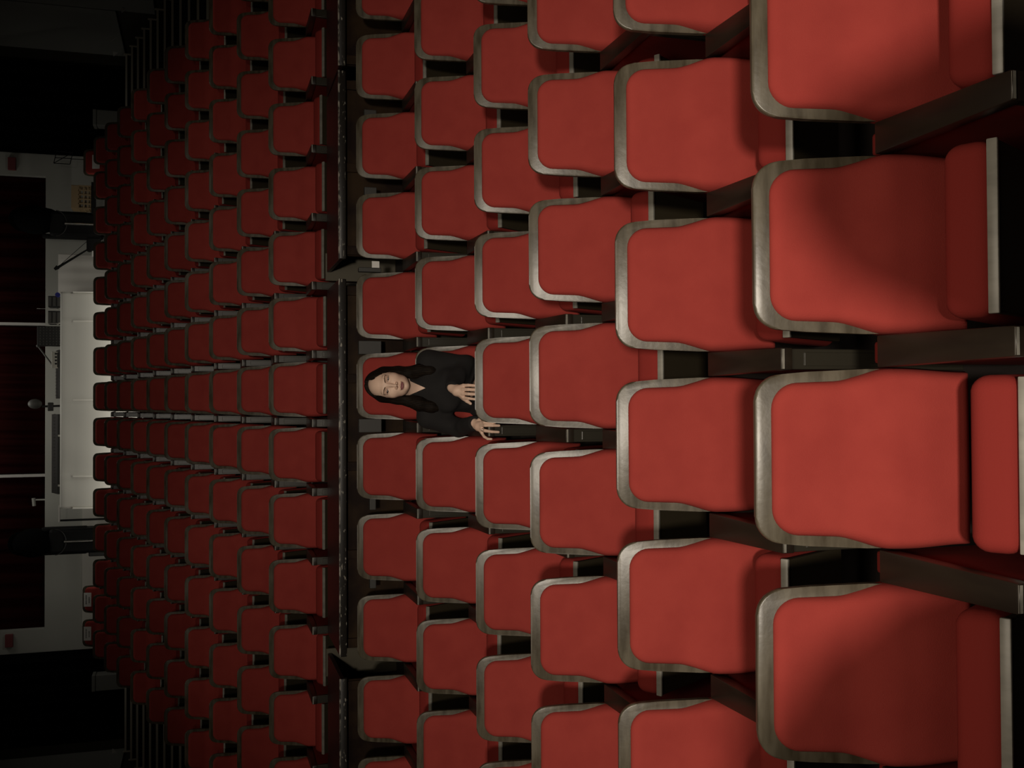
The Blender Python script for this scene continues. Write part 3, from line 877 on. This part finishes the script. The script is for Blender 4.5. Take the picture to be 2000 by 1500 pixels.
# clothing
def f_blouse(P):
    d = smin(f_torso(P, .007), f_arms(P, .010), .03)
    # cloth folds
    d = d + .0022 * np.sin(38 * P[2] + 16 * P[0] + 9 * np.sin(11 * P[1])) * np.clip((.86 - P[2]) / .1, 0, 1)
    sx = P[0] + .026; zz = P[2]
    vee = np.maximum(np.abs(sx) - .45 * (zz - .868), P[1] + .135)          # V-neck
    d = smax(d, -vee, .004)
    d = smax(d, zz - .950, .004)                                            # collar
    for w, e in ((WRL, ELL_), (WRR, ELR)):                                  # cuffs end at the wrists
        a = np.array(w); n = a - np.array(e); n = n / np.linalg.norm(n)
        near = np.sqrt(sum((P[i] - a[i]) ** 2 for i in range(3))) - .075
        cut = (P[0] - a[0]) * n[0] + (P[1] - a[1]) * n[1] + (P[2] - a[2]) * n[2] - .016
        d = np.maximum(d, np.minimum(cut, -near))
    return smax(d, .50 - zz, .01)
def f_trousers(P):
    d = smin(f_legs(P, .012), smax(f_torso(P, .008), P[2] - .56, .02), .03)
    d = d + .0018 * np.sin(40 * P[1] + 12 * P[0])
    return smax(d, .13 - P[2], .004)
V, F = sn_mesh(f_of(f_blouse), (-.37, -.45, .47), (.24, .02, .99), .0052)
o = obj('blouse', np_mesh('blouse', V, F, [M['blouse']]), body); o['label'] = 'black long sleeved V-neck top'
V, F = sn_mesh(f_of(f_trousers), (-.30, -.78, .10), (.30, .02, .64), .008)
o = obj('trousers', np_mesh('trousers', V, F, [M['trousers']]), body); o['label'] = 'black trousers, legs crossed'
for c, yaw in (((.19, -.70, .165), -10), ((-.03, -.63, .045), 0)):
    def f_shoe(P, c=c):
        d = ell(P, (c[0], c[1] - .05, c[2] - .010), (.042, .095, .030))
        return smin(d, ell(P, (c[0] - .004, c[1] + .045, c[2] + .008), (.036, .050, .042)), .03)
    V, F = sn_mesh(f_of(f_shoe), (c[0] - .07, c[1] - .18, c[2] - .06), (c[0] + .07, c[1] + .13, c[2] + .07), .006)
    obj('shoe', np_mesh('shoe', V, F, [M['shoe']]), body)

def f_hair(P):
    H = to_head(P); x, y, z = H; ax = np.abs(x)
    d = ell(H, (0, .012, .026), (.0805, .104, .0945))
    d = smin(d, ell(H, (0, .045, -.06), (.080, .066, .12)), .04)
    h = from_head
    def fall(pts, k):
        return chain(P, pts, k)
    right = fall([(h((-.068, .020, .02)), .024), (h((-.073, .014, -.06)), .024), (h((-.082, .010, -.12)), .025),
                  ((-.110, -.196, .900), .034), ((-.126, -.208, .835), .028), ((-.128, -.212, .775), .018)], .03)
    left = fall([(h((.066, .020, .02)), .024), (h((.070, .016, -.06)), .024), (h((.072, .016, -.12)), .025),
                 ((.068, -.176, .895), .030), ((.066, -.196, .840), .024), ((.064, -.200, .790), .016)], .03)
    back = fall([(h((-.0, .06, -.05)), .06), ((-.03, -.11, .90), .065), ((-.03, -.100, .80), .04)], .03)
    d = smin(d, smin(right, left, .01), .035)
    d = smin(d, back, .03)
    # oval opening for the face, hairline high on the forehead with a middle parting, cheeks half covered below
    face = np.maximum(ell(H, (0, -.060, -.016), (.0640 , .130, .0980)), y + .047 - .62 * np.clip(.085 - z, -.05, .13))
    d = smax(d, -face, .006)
    low = np.maximum(ell(H, (-.004, -.07, -.085), (.0560, .130, .075)), y - .010)
    d = smax(d, -low, .008)
    thr = np.maximum(np.abs(P[0] + .024) - (.040 - .35 * np.clip(.945 - P[2], 0, .08)), P[1] + .165)
    d = smax(d, -thr, .010)
    par = .0035 * np.exp(-(x / .006) ** 2) * np.clip((z - .05) / .03, 0, 1)
    ang = np.arctan2(x, y - .03)
    fade = np.clip((z + .16) / .08, 0, 1)
    st = fade * (np.sin(ang * 50 + 1.5 * np.sin(z * 25)) * .0006 + np.sin(ang * 23 + z * 10) * .0007)
    st = st + (1 - fade) * (np.sin(P[0] * 620 + 6 * np.sin(P[2] * 20)) * .0008)
    return d + st + par
V, F = sn_mesh(f_of(f_hair), (-.20, -.29, .74), (.15, 0.03, 1.215), .0027)
o = obj('hair', np_mesh('hair', V, F, [M['hair']]), body); o['label'] = 'long dark brown hair parted in the middle'
# small silver ring on the right ring finger
bm = bmesh.new()
a = np.array(RH['fingers'][2][0]); b = np.array(RH['fingers'][2][1]); c = a * .55 + b * .45
ex = Vector(b - a).normalized(); N = 20
q = ex.to_track_quat('Z', 'Y')
ring = []
for i in range(N):
    t = 2 * math.pi * i / N
    for j in range(6):
        u = 2 * math.pi * j / 6
        rad = .0098 + .0013 * math.cos(u)
        p = q @ Vector((rad * math.cos(t), rad * math.sin(t), .0020 * math.sin(u)))
        ring.append(bm.verts.new(Vector(c) + p))
for i in range(N):
    for j in range(6):
        bm.faces.new((ring[i * 6 + j], ring[((i + 1) % N) * 6 + j], ring[((i + 1) % N) * 6 + (j + 1) % 6], ring[i * 6 + (j + 1) % 6]))
o = obj('finger_ring', bm_mesh('finger_ring', bm, M['silver'], True), body); o['label'] = 'thin silver ring'



# ------------------------------------------------------------------ stage edge with two added shadow blockers (just below the frame; they shade the front row)
struct('floor_stage', box_mesh('floor_stage', (-5.5, 5.5, -3.1, .80, 0.02, .62), M['post']))
def f_block_r(P):
    d = smin(ell(P, (.34, .45, 1.02), (.29, .19, .63)), cap(P, (.26, .45, .92), (.47, .45, .90), .22, .20), .08)
    return smax(d, .622 - P[2], .01) + .006 * np.sin(P[0] * 60)
def f_block_l(P):
    d = smin(ell(P, (-.66, .45, 1.04), (.40, .20, .69)), cap(P, (-.98, .45, 1.46), (-.58, .45, 1.38), .28, .20), .08)
    return smax(d, .622 - P[2], .01) + .006 * np.sin(P[0] * 60)
for fn, lo, hi, lab in ((f_block_r, (-.05, .18, .60), (.75, .72, 1.72), 'added black shadow blocker on the stage edge, below the photo frame, smaller'),
                        (f_block_l, (-1.40, .10, .60), (-.15, .80, 1.86), 'added black shadow blocker on the stage edge, below the photo frame, larger')):
    V, F = sn_mesh(f_of(fn), lo, hi, .014)
    o = obj('shadow_blocker', np_mesh('shadow_blocker', V, F, [M['black']]))
    tag(o, lab, 'loudspeaker')


# ------------------------------------------------------------------ lights
def area(name, loc, target, size, power, col=(1, .86, .68), spread=180):
    l = bpy.data.lights.new(name, 'AREA'); l.shape = 'DISK'; l.size = size; l.energy = power; l.color = col; l.spread = R(spread)
    o = bpy.data.objects.new(name, l); o.location = loc
    o.rotation_euler = (Vector(target) - Vector(loc)).to_track_quat('-Z', 'Y').to_euler()
    COL.objects.link(o); return o
def spot(name, loc, target, power, angle, blend=1.0, rad=.12, col=(1, .87, .70)):
    l = bpy.data.lights.new(name, 'SPOT'); l.energy = power; l.spot_size = R(angle); l.spot_blend = blend; l.shadow_soft_size = rad; l.color = col
    o = bpy.data.objects.new(name, l); o.location = loc
    o.rotation_euler = (Vector(target) - Vector(loc)).to_track_quat('-Z', 'Y').to_euler()
    COL.objects.link(o); return o
spot('stage_spot', (-0.05, -3.3, 3.6), (0, 4.5, .25), 1040, 50, rad=.17, col=(1, .89, .75))
spot('rear_fill_spot', (0.3, -3.4, 3.9), (0, 15.0, 3.5), 330, 32, rad=.12, col=(1, .92, .80))  # added spot that lifts the rear rows
area('fill_lamp', (0.0, -0.5, 5.2), (0, 2.2, .5), 2.4, 32, spread=100)
for x in (-2.6, 2.7):
    area('hall_fill', (x, 6.6, 6.6), (x * 1.2, 11.0, 1.8), 0.5, 4)  # added fill for the rear rows and side stairs
for y, z, p in ((9.42, 1.19, 3), (10.22, 1.42, 5.5), (12.74, 2.08, 4.5)):        # added overhead spots that brighten single seat rows
    for k in range(6):
        x = -3.3 + 1.35 * k
        spot('row_fill_spot', (x, y, 7.0), (x, y + .18, z + .5), p * 6, 26, .9, .06)
l = area('aisle_strip', (0.05, 15.93, 3.10), (0.05, 16.9, 3.72), .05, 13, (1, .95, .84))     # light strip on the floor behind the last full row
l.data.shape = 'RECTANGLE'; l.data.size = 5.4; l.data.size_y = .05
area('back_wall_fill', (0.1, 16.9, 6.9), (0.1, 18.0, 4.0), 2.5, 22, (1, .95, .85), spread=150)  # added overhead fill for the back wall and equipment

w = bpy.data.worlds.new('world'); scene.world = w; w.use_nodes = True
w.node_tree.nodes['Background'].inputs[0].default_value = (0.5, 0.48, 0.42, 1)
w.node_tree.nodes['Background'].inputs[1].default_value = 0.009

# ------------------------------------------------------------------ camera (portrait phone photo stored on its side)
TH, PS = R(16.70), R(1.02)
Fw = Vector((math.sin(PS) * math.cos(TH), math.cos(PS) * math.cos(TH), -math.sin(TH)))
Rt = Vector((math.cos(PS), -math.sin(PS), 0)); Up = Rt.cross(Fw)
cam = bpy.data.cameras.new('camera'); cam.sensor_fit = 'HORIZONTAL'; cam.sensor_width = 36.0; cam.lens = 36.0
cam.clip_start = 0.05; cam.clip_end = 100
co = bpy.data.objects.new('camera', cam)
mx = Matrix.Identity(4)
for i, a in enumerate((-Up, Rt, -Fw)):
    for j in range(3): mx[j][i] = a[j]
mx.translation = (0, 0, 2.11)
co.matrix_world = mx
COL.objects.link(co); scene.camera = co

vs = scene.view_settings
vs.view_transform = 'Standard'; vs.look = 'None'; vs.gamma = 1.0; vs.exposure = 0.0; vs.use_curve_mapping = False
